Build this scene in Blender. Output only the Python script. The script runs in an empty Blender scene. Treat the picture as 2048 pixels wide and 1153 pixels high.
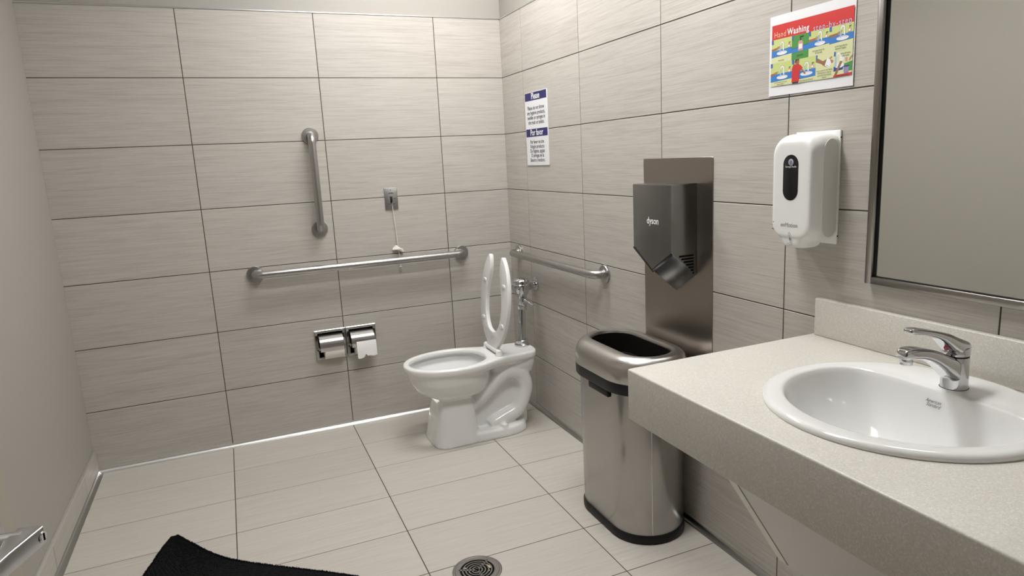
import bpy, bmesh, math, random
from mathutils import Matrix, Vector, Euler
random.seed(7)
PI = math.pi
sc = bpy.context.scene
C = sc.collection

# ------------------------------------------------------------------ camera
FPX = 1350.61
cam_d = bpy.data.cameras.new('camera')
cam_d.sensor_fit = 'HORIZONTAL'; cam_d.sensor_width = 36.0
cam_d.lens = FPX / 2048 * 36.0
cam_d.shift_x = -18.02 / 2048; cam_d.shift_y = -2.64 / 2048
cam_d.clip_start = 0.02
cam = bpy.data.objects.new('camera', cam_d); C.objects.link(cam)
cam.location = (-1.47964, -3.61607, 1.39949)
cam.rotation_euler = (1.380755, 0.047705, -0.410009)
sc.camera = cam

# ------------------------------------------------------------------ world, exposure
w = bpy.data.worlds.new('world'); sc.world = w; w.use_nodes = True
w.node_tree.nodes['Background'].inputs[0].default_value = (1.0, 0.96, 0.90, 1)
w.node_tree.nodes['Background'].inputs[1].default_value = 0.30
sc.view_settings.view_transform = 'Standard'; sc.view_settings.look = 'None'
sc.view_settings.gamma = 1.0; sc.view_settings.use_curve_mapping = False
sc.view_settings.exposure = 0.0
LAMP = 31.0            # radiance of the ceiling panels
LAMP_SPOTS = [((-0.56, -0.72), (0.95, 0.30)), ((-0.68, -1.90), (1.1, 0.30))]
CEIL = 2.75

# ------------------------------------------------------------------ materials
def mat(name, col=(.8,.8,.8), rough=.5, metal=0.0, emit=None, strength=0, coat=0.0, spec=.5):
    m = bpy.data.materials.new(name); m.use_nodes = True
    b = m.node_tree.nodes['Principled BSDF']
    b.inputs['Base Color'].default_value = (*col, 1); b.inputs['Roughness'].default_value = rough
    b.inputs['Metallic'].default_value = metal; b.inputs['Coat Weight'].default_value = coat
    b.inputs['Specular IOR Level'].default_value = spec
    if emit:
        b.inputs['Emission Color'].default_value = (*emit, 1); b.inputs['Emission Strength'].default_value = strength
    return m
def nodes(m): return m.node_tree.nodes, m.node_tree.links, m.node_tree.nodes['Principled BSDF']
def ramp(N, stops):
    r = N.new('ShaderNodeValToRGB'); e = r.color_ramp.elements
    while len(e) < len(stops): e.new(0.5)
    for k, (p, c) in enumerate(stops): e[k].position = p; e[k].color = (*c, 1)
    return r

def tile_mat(name, dark, mid, light, rough):
    m = mat(name, mid, rough); N, L, b = nodes(m)
    tc = N.new('ShaderNodeTexCoord'); oi = N.new('ShaderNodeObjectInfo')
    off = N.new('ShaderNodeVectorMath'); off.operation = 'MULTIPLY_ADD'
    cmb = N.new('ShaderNodeCombineXYZ')
    for k in range(3): L.new(oi.outputs['Random'], cmb.inputs[k])
    off.inputs[1].default_value = (37.0, 11.0, 53.0)
    L.new(cmb.outputs[0], off.inputs[0]); L.new(tc.outputs['Object'], off.inputs[2])
    def streak(sx, sz, detail, dist):
        mp = N.new('ShaderNodeMapping'); mp.inputs['Scale'].default_value = (sx, 1.0, sz)
        L.new(off.outputs[0], mp.inputs['Vector'])
        n = N.new('ShaderNodeTexNoise'); n.inputs['Scale'].default_value = 1.0
        n.inputs['Detail'].default_value = detail; n.inputs['Roughness'].default_value = .62
        n.inputs['Distortion'].default_value = dist
        L.new(mp.outputs[0], n.inputs['Vector']); return n
    a = streak(7.0, 330.0, 5.0, .25); c = streak(1.8, 70.0, 3.0, .1)
    mx = N.new('ShaderNodeMix'); mx.data_type = 'FLOAT'; mx.inputs[0].default_value = .32
    L.new(a.outputs['Fac'], mx.inputs[2]); L.new(c.outputs['Fac'], mx.inputs[3])
    r = ramp(N, [(.34, dark), (.52, mid), (.68, light)])
    L.new(mx.outputs[0], r.inputs[0])
    hv = N.new('ShaderNodeHueSaturation'); mr = N.new('ShaderNodeMapRange')
    mr.inputs[3].default_value = .965; mr.inputs[4].default_value = 1.035
    L.new(oi.outputs['Random'], mr.inputs[0]); L.new(mr.outputs[0], hv.inputs['Value'])
    L.new(r.outputs[0], hv.inputs['Color']); L.new(hv.outputs[0], b.inputs['Base Color'])
    bp = N.new('ShaderNodeBump'); bp.inputs['Strength'].default_value = .10; bp.inputs['Distance'].default_value = .0015
    L.new(mx.outputs[0], bp.inputs['Height']); L.new(bp.outputs[0], b.inputs['Normal'])
    return m

def speckle_mat(name, base, dark, light, rough, scale):
    m = mat(name, base, rough); N, L, b = nodes(m)
    tc = N.new('ShaderNodeTexCoord')
    v = N.new('ShaderNodeTexVoronoi'); v.inputs['Scale'].default_value = scale
    L.new(tc.outputs['Object'], v.inputs['Vector'])
    sp = N.new('ShaderNodeSeparateColor'); L.new(v.outputs['Color'], sp.inputs[0])
    r = ramp(N, [(.0, dark), (.30, base), (.72, base), (1.0, light)])
    L.new(sp.outputs[0], r.inputs[0])
    n = N.new('ShaderNodeTexNoise'); n.inputs['Scale'].default_value = 7; n.inputs['Detail'].default_value = 3
    L.new(tc.outputs['Object'], n.inputs['Vector'])
    hv = N.new('ShaderNodeHueSaturation'); mr = N.new('ShaderNodeMapRange')
    mr.inputs[3].default_value = .96; mr.inputs[4].default_value = 1.04
    L.new(n.outputs['Fac'], mr.inputs[0]); L.new(mr.outputs[0], hv.inputs['Value'])
    L.new(r.outputs[0], hv.inputs['Color']); L.new(hv.outputs[0], b.inputs['Base Color'])
    return m

def brushed_mat(name, col, rough, sx, sz, amt=.12, aniso=0.0, bump=.05):
    m = mat(name, col, rough, 1.0); N, L, b = nodes(m)
    tc = N.new('ShaderNodeTexCoord'); mp = N.new('ShaderNodeMapping'); mp.inputs['Scale'].default_value = (sx, sx, sz)
    L.new(tc.outputs['Object'], mp.inputs['Vector'])
    n = N.new('ShaderNodeTexNoise'); n.inputs['Scale'].default_value = 1; n.inputs['Detail'].default_value = 3
    L.new(mp.outputs[0], n.inputs['Vector'])
    mr = N.new('ShaderNodeMapRange'); mr.inputs[3].default_value = rough - amt; mr.inputs[4].default_value = rough + amt
    L.new(n.outputs['Fac'], mr.inputs[0]); L.new(mr.outputs[0], b.inputs['Roughness'])
    bp = N.new('ShaderNodeBump'); bp.inputs['Strength'].default_value = bump; bp.inputs['Distance'].default_value = .001
    L.new(n.outputs['Fac'], bp.inputs['Height']); L.new(bp.outputs[0], b.inputs['Normal'])
    return m

def paint_mat(name, col, rough=.55):
    m = mat(name, col, rough); N, L, b = nodes(m)
    tc = N.new('ShaderNodeTexCoord'); n = N.new('ShaderNodeTexNoise'); n.inputs['Scale'].default_value = 220; n.inputs['Detail'].default_value = 2
    L.new(tc.outputs['Object'], n.inputs['Vector'])
    bp = N.new('ShaderNodeBump'); bp.inputs['Strength'].default_value = .12; bp.inputs['Distance'].default_value = .002
    L.new(n.outputs['Fac'], bp.inputs['Height']); L.new(bp.outputs[0], b.inputs['Normal'])
    return m

M = {}
M['wall_tile'] = tile_mat('striated_wall_tile', (.385,.355,.318), (.492,.462,.421), (.548,.520,.480), .42)
M['floor_tile'] = tile_mat('striated_floor_tile', (.45,.416,.369), (.512,.480,.432), (.55,.520,.474), .45)
M['grout'] = mat('dark_grout', (.052,.041,.033), .85)
M['floor_grout'] = mat('floor_grout', (.07,.056,.044), .85)
M['paint'] = paint_mat('beige_paint', (.372,.348,.316))
M['door_paint'] = paint_mat('door_paint', (.36,.33,.27), .45)
M['ceiling'] = paint_mat('ceiling_white', (.75,.74,.71), .8)
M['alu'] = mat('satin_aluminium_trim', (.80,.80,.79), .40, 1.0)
M['alu_dimmed'] = mat('satin_aluminium_dimmed', (.50,.50,.48), .30, 1.0)  # darker copy of the trim metal, dim reflections put into its colour
M['alu_matte'] = mat('matte_aluminium_edge', (.62,.60,.57), .5, .6)
M['steel'] = brushed_mat('brushed_steel', (.46,.45,.44), .31, 60, 60, .03, 0, .0)
M['plate_steel'] = brushed_mat('dark_brushed_panel', (.36,.325,.29), .30, 160, 2.5, .03, 0, .01)
M['dryer'] = brushed_mat('dark_satin_nickel', (.23,.228,.225), .26, 5, 160, .03, 0, .01)
M['can_steel'] = brushed_mat('can_brushed_steel', (.42,.405,.39), .25, 140, 3, .02, 0, .008)
M['lid_steel'] = brushed_mat('lid_brushed_steel', (.50,.485,.465), .30, 30, 120, .02, 0, .0)
M['chrome'] = mat('chrome', (.62,.62,.635), .05, 1.0)
M['satin_chrome'] = mat('satin_chrome', (.62,.63,.65), .25, 1.0)
M['polished'] = mat('polished_steel', (.56,.55,.535), .24, 1.0)
M['porcelain'] = mat('white_porcelain', (.80,.80,.79), .10, 0, coat=.3)
M['seat'] = mat('white_seat_plastic', (.79,.787,.772), .28)
M['white_plastic'] = mat('white_dispenser_plastic', (.82,.82,.805), .38)
M['side_plastic'] = mat('pale_side_plastic', (.66,.65,.61), .5)
M['black_gloss'] = mat('black_gloss', (.006,.006,.008), .12)
M['black_plastic'] = mat('black_plastic', (.008,.008,.009), .42, spec=.3)
M['dark_hole'] = mat('dark_cavity', (.006,.0055,.005), .8, spec=.1)
M['counter'] = speckle_mat('solid_surface', (.625,.598,.545), (.565,.537,.487), (.72,.70,.655), .38, 420)
M['panel'] = paint_mat('grey_laminate', (.74,.725,.70), .5)
M['panel_edge'] = paint_mat('pale_laminate_edge', (.84,.815,.77), .5)
M['mirror'] = mat('mirror_glass', (.86,.87,.84), .02, 1.0)
M['mirror_frame'] = brushed_mat('mirror_frame_steel', (.30,.28,.26), .34, 40, 40, .03, 0, 0)
M['paper'] = mat('paper_white', (.79,.79,.81), .6)
M['tissue'] = mat('tissue', (.88,.85,.79), .9)
M['tissue2'] = mat('tissue_sheet', (.87,.86,.85), .9)
M['navy'] = mat('print_navy', (.012,.014,.13), .5)
M['ink'] = mat('print_ink', (.03,.03,.045), .6)
M['white_print'] = mat('print_white', (.88,.88,.88), .5)
M['grey_print'] = mat('print_grey', (.22,.22,.23), .5)
M['cord'] = mat('white_cord', (.72,.69,.63), .9)
M['mat_black'] = mat('black_pile', (.006,.006,.0065), .95, spec=.15)
M['drain'] = brushed_mat('drain_nickel', (.30,.285,.27), .38, 90, 90, .03, 0, 0)
M['debris'] = mat('debris', (.55,.46,.33), .9)
M['red'] = mat('red_dot', (.30,.01,.012), .35)
M['recess'] = mat('recess_steel', (.10,.095,.09), .4, 1.0)
M['rubber'] = mat('rubber', (.02,.02,.02), .6)
M['lamp'] = mat('lamp_diffuser', (.9,.9,.9), .5, emit=(1.0, .994, .982), strength=LAMP)
M['lamp_frame'] = mat('lamp_frame', (.8,.8,.8), .5)

# ------------------------------------------------------------------ mesh helpers
def finish(o, parent=None, smooth=True, ang=35):
    if smooth:
        o.data.shade_smooth(); o.data.set_sharp_from_angle(angle=math.radians(ang))
    if parent: o.parent = parent
    return o
def mesh(name, vs, fs, m, parent=None, smooth=True, ang=35, fix=True):
    me = bpy.data.meshes.new(name); me.from_pydata([tuple(v) for v in vs], [], fs)
    if fix:
        bm = bmesh.new(); bm.from_mesh(me); bmesh.ops.recalc_face_normals(bm, faces=bm.faces); bm.to_mesh(me); bm.free()
    if m is not None: me.materials.append(m)
    o = bpy.data.objects.new(name, me); C.objects.link(o)
    return finish(o, parent, smooth, ang)
class MB:
    def __init__(s): s.v = []; s.f = []; s.mi = []
    def add(s, vs, fs, mi=0):
        k = len(s.v); s.v += [tuple(v) for v in vs]; s.f += [tuple(i + k for i in f) for f in fs]; s.mi += [mi] * len(fs); return s
    def build(s, name, m, parent=None, smooth=True, ang=35, fix=True):
        o = mesh(name, s.v, s.f, None, parent, smooth, ang, fix)
        for q in (m if isinstance(m, (list, tuple)) else [m]): o.data.materials.append(q)
        if isinstance(m, (list, tuple)):
            for p, i in zip(o.data.polygons, s.mi): p.material_index = i
        return o
def box_vf(x0, x1, y0, y1, z0, z1):
    v = [(x0,y0,z0),(x1,y0,z0),(x1,y1,z0),(x0,y1,z0),(x0,y0,z1),(x1,y0,z1),(x1,y1,z1),(x0,y1,z1)]
    return v, [(0,3,2,1),(4,5,6,7),(0,1,5,4),(1,2,6,5),(2,3,7,6),(3,0,4,7)]
def box(name, xr, yr, zr, m, parent=None, bev=0.0, seg=2):
    v, f = box_vf(min(xr),max(xr),min(yr),max(yr),min(zr),max(zr))
    o = mesh(name, v, f, m, None, False)
    if bev: bevel(o, bev, seg)
    return finish(o, parent, bool(bev), 50)
def bevel(o, r, seg=2, ang=20):
    bm = bmesh.new(); bm.from_mesh(o.data)
    es = [e for e in bm.edges if e.is_manifold and e.calc_face_angle() > math.radians(ang)]
    bmesh.ops.bevel(bm, geom=es, offset=r, segments=seg, profile=.5, affect='EDGES', clamp_overlap=True)
    bm.to_mesh(o.data); bm.free()
def rrect(hx, hy, r, n=8, cx=0, cy=0):
    P = []
    for sx, sy, a in ((1,1,0),(-1,1,90),(-1,-1,180),(1,-1,270)):
        for k in range(n + 1):
            t = math.radians(a + 90 * k / n)
            P.append((cx + sx*(hx-r) + r*math.cos(t), cy + sy*(hy-r) + r*math.sin(t)))
    return P
def loft_vf(secs, cap0=True, cap1=True):
    n = len(secs[0]); v = [p for s in secs for p in s]; f = []
    for i in range(len(secs) - 1):
        for j in range(n):
            k = (j + 1) % n
            f.append((i*n+j, i*n+k, (i+1)*n+k, (i+1)*n+j))
    if cap0: f.append(tuple(range(n - 1, -1, -1)))
    if cap1: f.append(tuple((len(secs)-1)*n + j for j in range(n)))
    return v, f
def loft(name, secs, m, parent=None, cap0=True, cap1=True, ang=35):
    v, f = loft_vf(secs, cap0, cap1); return mesh(name, v, f, m, parent, True, ang)
def tube_vf(path, rad, n=16, caps=True):
    path = [Vector(p) for p in path]
    rs = rad if isinstance(rad, (list, tuple)) else [rad] * len(path)
    secs = []; prev = None
    for i, p in enumerate(path):
        a = path[max(0, i-1)]; b = path[min(len(path)-1, i+1)]
        t = (b - a).normalized()
        if prev is None:
            u = t.orthogonal().normalized()
        else:
            u = (prev - t * prev.dot(t)).normalized()
        prev = u; w_ = t.cross(u)
        secs.append([tuple(p + (u*math.cos(2*PI*k/n) + w_*math.sin(2*PI*k/n)) * rs[i]) for k in range(n)])
    return loft_vf(secs, caps, caps)
def tube(name, path, rad, m, parent=None, n=16, ang=40):
    v, f = tube_vf(path, rad, n); return mesh(name, v, f, m, parent, True, ang)
def lathe_vf(prof, n=32, origin=(0,0,0), axis='Z'):
    secs = []
    for r, h in prof:
        s = []
        for k in range(n):
            a = 2*PI*k/n; x, y = r*math.cos(a), r*math.sin(a)
            p = (x, y, h) if axis == 'Z' else ((x, h, y) if axis == 'Y' else (h, x, y))
            s.append((p[0]+origin[0], p[1]+origin[1], p[2]+origin[2]))
        secs.append(s)
    return loft_vf(secs, True, True)
def lathe(name, prof, m, parent=None, n=32, origin=(0,0,0), axis='Z', ang=30):
    v, f = lathe_vf(prof, n, origin, axis); return mesh(name, v, f, m, parent, True, ang)
def spline(pts, n=8):
    P = [Vector(p) for p in pts]; out = []
    for i in range(len(P) - 1):
        p0 = P[max(i-1,0)]; p1 = P[i]; p2 = P[i+1]; p3 = P[min(i+2,len(P)-1)]
        for k in range(n):
            t = k / n
            out.append(.5*((2*p1)+(p2-p0)*t+(2*p0-5*p1+4*p2-p3)*t*t+(3*p1-p0-3*p2+p3)*t**3))
    out.append(P[-1]); return out
def prism_vf(poly, axis, a, b):
    """poly in the other two axes (order x,y,z without axis), extruded from a to b"""
    def P(u, v, h): return {'X':(h,u,v),'Y':(u,h,v),'Z':(u,v,h)}[axis]
    return loft_vf([[P(u,v,a) for u,v in poly],[P(u,v,b) for u,v in poly]])
def prism(name, poly, axis, a, b, m, parent=None, bev=0.0, seg=2):
    v, f = prism_vf(poly, axis, a, b); o = mesh(name, v, f, m, None, False)
    if bev: bevel(o, bev, seg)
    return finish(o, parent, True, 40)
def thing(name, label, cat, loc=(0,0,0), rotz=0, group=None):
    o = bpy.data.objects.new(name, None); C.objects.link(o); o.empty_display_size = .05
    o.location = loc; o.rotation_euler = (0,0,rotz)
    return tag(o, label, cat, group)
def tag(o, label, cat, group=None):
    o['label'] = label; o['category'] = cat
    if group: o['group'] = group
    return o
def struct(o, label=None):
    o['kind'] = 'structure'
    if label: o['label'] = label
    return o
def bake(o, mods):
    """apply modifiers given as (type, {props}) and keep the result as plain mesh"""
    for t, pr in mods:
        md = o.modifiers.new(t, t)
        for k, val in pr.items(): setattr(md, k, val)
    dg = bpy.context.evaluated_depsgraph_get(); dg.update()
    me = bpy.data.meshes.new_from_object(o.evaluated_get(dg)); o.modifiers.clear()
    old = o.data; o.data = me; me.name = old.name; bpy.data.meshes.remove(old)
    return o
def outward(me):
    bm = bmesh.new(); bm.from_mesh(me)
    if bm.calc_volume(signed=True) < 0:
        bmesh.ops.reverse_faces(bm, faces=bm.faces); bm.to_mesh(me)
    bm.free()
def cut(o, cutter, solver='EXACT'):
    outward(o.data); outward(cutter.data)
    bake(o, [('BOOLEAN', dict(operation='DIFFERENCE', object=cutter, solver=solver))])
    bpy.data.objects.remove(cutter, do_unlink=True); return o
def text(name, s, size, m, parent, loc, sx=1.0, align='CENTER', rot=(PI/2,0,0), bold=0.0, shear=0.0, spacing=1.0, line=1.0):
    cu = bpy.data.curves.new(name, 'FONT'); cu.body = s; cu.size = size; cu.align_x = align; cu.align_y = 'CENTER'
    cu.offset = bold; cu.shear = shear; cu.space_character = spacing; cu.space_line = line; cu.resolution_u = 3
    t = bpy.data.objects.new(name, cu); C.objects.link(t)
    dg = bpy.context.evaluated_depsgraph_get(); dg.update()
    me = bpy.data.meshes.new_from_object(t.evaluated_get(dg))
    bpy.data.objects.remove(t, do_unlink=True); bpy.data.curves.remove(cu)
    me.materials.clear(); me.materials.append(m)
    o = bpy.data.objects.new(name, me); C.objects.link(o)
    o.location = loc; o.rotation_euler = rot; o.scale = (sx, 1, 1)
    if parent: o.parent = parent
    return o
WB = -PI/2      # things on the right wall: local X = towards the camera, local Y = into the wall, local Z = up

# ------------------------------------------------------------------ room shell
W = 2.2117; YF = -3.42; TT = .008; TOP = 2.1429
ZJ = [0.0, .3041, .6104, .9167, 1.2229, 1.5292, 1.8355, TOP]
XJ = [-W-.0021, -1.6018, -.9892, -.3766, .0021]
YJ = [.0021, -.2805, -.8931, -1.5057, -2.1183, -2.7309, -3.3435, YF]
FXJ = [-W, -1.6016, -.9929, -.3843, 0.0]
FYJ = [0.0] + [-.3103 - .30451*k for k in range(11)] 
FYJ = [y for y in FYJ if y > YF + .03] + [YF]

tile_cache = {}
def tile(wd, ht, joint, m, key):
    k = (round(wd,4), round(ht,4), key)
    if k not in tile_cache:
        v, f = box_vf(-wd/2+joint/2, wd/2-joint/2, 0, TT, -ht/2+joint/2, ht/2-joint/2)
        me = bpy.data.meshes.new('tile'); me.from_pydata(v, [], f)
        bm = bmesh.new(); bm.from_mesh(me); bmesh.ops.recalc_face_normals(bm, faces=bm.faces)
        es = [e for e in bm.edges if all(abs(q.co.y) < 1e-6 for q in e.verts)]
        bmesh.ops.bevel(bm, geom=es, offset=.0009, segments=1, affect='EDGES')
        bm.to_mesh(me); bm.free(); me.materials.append(m)
        tile_cache[k] = me
    o = bpy.data.objects.new('tile', tile_cache[k]); C.objects.link(o); return o

def slab(name, xr, yr, zr, m, label):
    return struct(box(name, xr, yr, zr, m), label)
wall_back = slab('wall_back', (-W-.1, .1), (.0012, .12), (-.05, TOP), M['grout'], 'striated beige tile wall behind the toilet')
wall_right = slab('wall_right', (.0012, .12), (YF-.13, 0), (-.05, TOP), M['grout'], 'striated beige tile wall with mirror and dryer')
floor = slab('floor', (-W-.1, .1), (-5.2, .1), (-.12, -.0012), M['floor_grout'], 'striated beige porcelain tile floor')
def child(o, p):
    o.parent = p; return o
JW, JF = .0034, .0034
for i in range(4):
    for j in range(7):
        o = tile(XJ[i+1]-XJ[i], ZJ[j+1]-ZJ[j], JW, M['wall_tile'], 'w')
        o.location = ((XJ[i]+XJ[i+1])/2, 0, (ZJ[j]+ZJ[j+1])/2); child(o, wall_back)
for i in range(len(YJ)-1):
    for j in range(7):
        o = tile(YJ[i]-YJ[i+1], ZJ[j+1]-ZJ[j], JW, M['wall_tile'], 'w')
        o.location = (0, (YJ[i]+YJ[i+1])/2, (ZJ[j]+ZJ[j+1])/2); o.rotation_euler = (0,0,WB); child(o, wall_right)
for i in range(4):
    for j in range(len(FYJ)-1):
        o = tile(FXJ[i+1]-FXJ[i], FYJ[j]-FYJ[j+1], JF, M['floor_tile'], 'f')
        o.location = ((FXJ[i]+FXJ[i+1])/2, (FYJ[j]+FYJ[j+1])/2, 0); o.rotation_euler = (-PI/2,0,0); child(o, floor)
# pocket cut through the two tiles and the wall for the recessed paper holder
PX0, PX1, PZ0, PZ1 = -1.146, -.821, .386, .550
def pocket(o):
    c = box('cutter', (PX0+.014-o.location.x, PX1-.014-o.location.x), (-.05, .085), (PZ0+.014-o.location.z, PZ1-.014-o.location.z), None)
    c.location = o.location; cut(o, c)
for o in [q for q in wall_back.children if abs(q.location.z-.457) < .02 and -1.4 < q.location.x < -.6] + [wall_back]:
    o.data = o.data.copy(); pocket(o)
# painted wall above the tiles
box('upper_wall', (-W-.1,.1), (.004,.12), (TOP, CEIL), M['paint'], wall_back)
box('upper_wall', (.004,.12), (YF-.13,0), (TOP, CEIL), M['paint'], wall_right)
wall_left = slab('wall_left', (-W-.12, -W), (YF-.13, .1), (-.05, CEIL), M['paint'], 'plain beige painted wall')
ceiling = slab('ceiling', (-W-.1, .1), (-5.2, .1), (CEIL, CEIL+.1), M['ceiling'], 'white ceiling with light panels')
# front wall with the doorway the picture is taken from
DX0, DX1, DH = -2.04, -1.10, 2.10
wf = MB()
wf.add(*box_vf(-W, DX0, YF-.13, YF, 0, CEIL)); wf.add(*box_vf(DX1, .0, YF-.13, YF, 0, CEIL)); wf.add(*box_vf(DX0, DX1, YF-.13, YF, DH, CEIL))
struct(wf.build('wall_front', M['paint'], None, False), 'painted wall with the doorway')
slab('wall_hall', (-W-.1, .1), (-5.3, -5.2), (-.05, CEIL), M['paint'], 'painted corridor wall beyond the doorway')
hw = MB(); hw.add(*box_vf(-W-.1, -W, -5.2, YF-.13, -.05, CEIL)); hw.add(*box_vf(0, .1, -5.2, YF-.13, -.05, CEIL))
struct(hw.build('wall_corridor', M['paint'], None, False), 'painted corridor side walls')
# trims
struct(box('trim_1', (-W, 0), (-.0022, .004), (TOP-.001, TOP+.005), M['alu'], None, .0008, 1), 'thin bright metal edge strip above the back wall tiles')
struct(box('trim_2', (-.0022, .004), (YF, -.003), (TOP-.001, TOP+.005), M['alu'], None, .0008, 1), 'thin metal edge strip above the right wall tiles')
def cove(name, a, b, n_in, label, r=.017):
    """quarter-round metal cove strip from a to b, n_in points into the room"""
    a = Vector(a); b = Vector(b); n = Vector(n_in); secs = []
    prof = [(0,0)] + [(r*(1-math.sin(t)), r*(1-math.cos(t))) for t in [PI/2*k/8 for k in range(9)]]
    prof = [(0, -.004), (r+.004, -.004), (r+.004, .002)] + [(r*(1-math.sin(t))+.002, r*(1-math.cos(t))+.002) for t in [PI/2*k/8 for k in range(9)]] + [(0, r+.002)]
    for p in (a, b): secs.append([tuple(p + n*u + Vector((0,0,v))) for u, v in prof])
    return struct(loft(name, secs, M['alu'] if n.y else M['alu_dimmed'], None, True, True, 30), label)
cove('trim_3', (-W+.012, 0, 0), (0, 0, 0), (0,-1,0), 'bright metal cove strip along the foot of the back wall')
cove('trim_4', (0, -.016, 0), (0, YF, 0), (-1,0,0), 'metal cove strip along the foot of the right wall, coloured dark for its reflections')
cove('trim_5', (-W+.012, -.016, 0), (-W+.012, YF, 0), (1,0,0), 'metal cove strip along the foot of the left wall, coloured dark for its reflections')
# tiled baseboard on the left wall
BBH = .108
bb = struct(box('baseboard_left', (-W, -W+.0108), (YF, -.001), (-.004, BBH), M['grout']), 'row of low beige baseboard tiles on the left wall')
BJ = [0.0, -.295, -.900, -1.508, -2.116, -2.724, -3.332, YF]
for i in range(len(BJ)-1):
    o = tile(BJ[i]-BJ[i+1], BBH, .0046, M['wall_tile'], 'b'); o.location = (-W+.012, (BJ[i]+BJ[i+1])/2, BBH/2)
    o.rotation_euler = (0,0,PI/2); child(o, bb)
box('edge_strip', (-W, -W+.0135), (YF, -.001), (BBH, BBH+.007), M['alu_matte'], bb, .001, 1)

# ------------------------------------------------------------------ ceiling lights
for k, ((lx, ly), (sx_, sy_)) in enumerate(LAMP_SPOTS):
    t = thing('ceiling_light', ['long ceiling light panel over the toilet end', 'long ceiling light panel over the sink end'][k], 'light', (lx, ly, CEIL))
    fr = MB()
    for q in ((-sx_/2-.02, sx_/2+.02, -sy_/2-.02, -sy_/2), (-sx_/2-.02, sx_/2+.02, sy_/2, sy_/2+.02), (-sx_/2-.02, -sx_/2, -sy_/2, sy_/2), (sx_/2, sx_/2+.02, -sy_/2, sy_/2)):
        fr.add(*box_vf(*q, -.022, 0))
    fr.build('frame', M['lamp_frame'], t, False)
    box('diffuser', (-sx_/2, sx_/2), (-sy_/2, sy_/2), (-.014, -.004), M['lamp'], t)

# ------------------------------------------------------------------ open door with lever
eh = Vector((-.23,-.973,0)).normalized(); en = Vector((.973,-.23,0)).normalized()
door = thing('door_1', 'open beige painted door at the left edge', 'door', (-1.81,-2.52,0), 0)
del door['category']; door['kind'] = 'structure'
# local X = towards the hinge, local -Y = room face (towards the mirror side)
door.rotation_euler = (0, 0, math.atan2(eh.y, eh.x))
# with X=eh, local Y = rot90(X) = (0.973,-0.23): that IS the visible face direction
DW = .90
box('door_leaf', (0, DW), (-.045, 0), (.012, 2.06), M['door_paint'], door, .002, 1)
for z in (.25, 1.1, 1.85): lathe('hinge', [(.007,z-.05),(.007,z+.05)], M['steel'], door, 12, (DW+.008, -.002, 0))
lv = lathe('lever_handle', [(.033,0),(.033,.006),(.030,.009),(.0145,.010),(.0145,.045)], M['satin_chrome'], door, 32, (.068, 0, .930), 'Y')
# lever: flat-sided bar turning from the neck towards the hinge
lev = prism('lever', [(-.016,.034),(.018,.032),(.050,.042),(.125,.042),(.125,.053),(.050,.058),(-.012,.067),(-.016,.065)], 'Z', .9175, .9435, M['satin_chrome'], None, .0025, 3)
lev.location = (.068, 0, 0); lev.parent = lv; lev.location = (.068, 0, 0)
lockb = lathe('lock_button', [(.0085,.058),(.0085,.066),(.007,.0675)], M['chrome'], lv, 20, (.060, 0, .930), 'Y')
box('button_slot', (.0590,.0610), (.0670,.0682), (.925,.935), M['dark_hole'], lv)

# ------------------------------------------------------------------ grab bars (local: X along wall, -Y into room)
def grab_bar(label, loc, rotz, p0, p1):
    t = thing('grab_bar', label, 'grab bar', loc, rotz, 'brushed steel grab bars')
    a = Vector((p0[0],0,p0[1])); b = Vector((p1[0],0,p1[1])); d_ = (b-a).normalized(); out = Vector((0,-1,0))
    S, R = .057, .036
    path = [a + out*.004]
    for e, dr in ((a, d_),):
        for k in range(9):
            th = PI/2*k/8; path.append(e + out*(S-R+R*math.sin(th)) + dr*(R-R*math.cos(th)))
    for k in range(9):
        th = PI/2*(1-k/8); path.append(b + out*(S-R+R*math.sin(th)) - d_*(R-R*math.cos(th)))
    path.append(b + out*.004)
    tube('bar', path, .0185, M['steel'], t, 24)
    for e in (a, b):
        lathe('flange', [(.0405,0),(.0405,-.008),(.038,-.0115),(.022,-.0125),(.0215,-.016),(.0186,-.0165)], M['steel'], t, 36, (e.x, 0, e.z), 'Y')
    return t
grab_bar('upright grab bar mounted on the back wall', (-1.06,0,0), 0, (0,1.554), (0,1.084))
grab_bar('longest grab bar running level along the back wall above the paper holder', (0,0,0), 0, (-1.396,.884), (-.305,.886))
grab_bar('level grab bar on the right wall above the flush valve', (0,0,0), WB, (.134,.874), (1.079,.879))

# ------------------------------------------------------------------ pull cord switch
sw = thing('pull_cord_switch', 'small steel emergency switch plate with white pull cord', 'switch', (-.677, 0, 1.2135))
prism('plate', rrect(.035,.0575,.002,2), 'Y', -.0055, 0, M['steel'], sw, .0025, 2)
box('toggle', (-.006,.006), (-.0085,-.005), (-.022,.012), M['black_plastic'], sw, .001, 1)
box('toggle_lever', (-.003,.003), (-.018,-.006), (-.026,-.014), M['black_gloss'], sw, .001, 1)
lathe('screw', [(.003,-.0055),(.003,-.0068),(.001,-.007)], M['chrome'], sw, 12, (0,0,.046), 'Y')
for (x0,x1,z0) in ((-.010,.010,.030),(-.015,.016,.026),(-.019,-.002,-.029),(.002,.019,-.029),(.012,.024,-.001)):
    box('printed_line', (x0,x1), (-.0058,-.0054), (z0,z0+.0022), M['ink'], sw)
tube('hook', spline([(0,-.017,-.020),(.001,-.021,-.028),(.001,-.018,-.036),(0,-.010,-.040),(0,-.006,-.041)],5), .0012, M['chrome'], sw, 8)
tube('cord', spline([(.0,-.018,-.024),(.003,-.012,-.06),(.007,-.010,-.12),(.0115,-.010,-.20),(.014,-.010,-.27),(.018,-.010,-.31),(.020,-.010,-.374)],8), .0021, M['cord'], sw, 8)
kn = MB()
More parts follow.
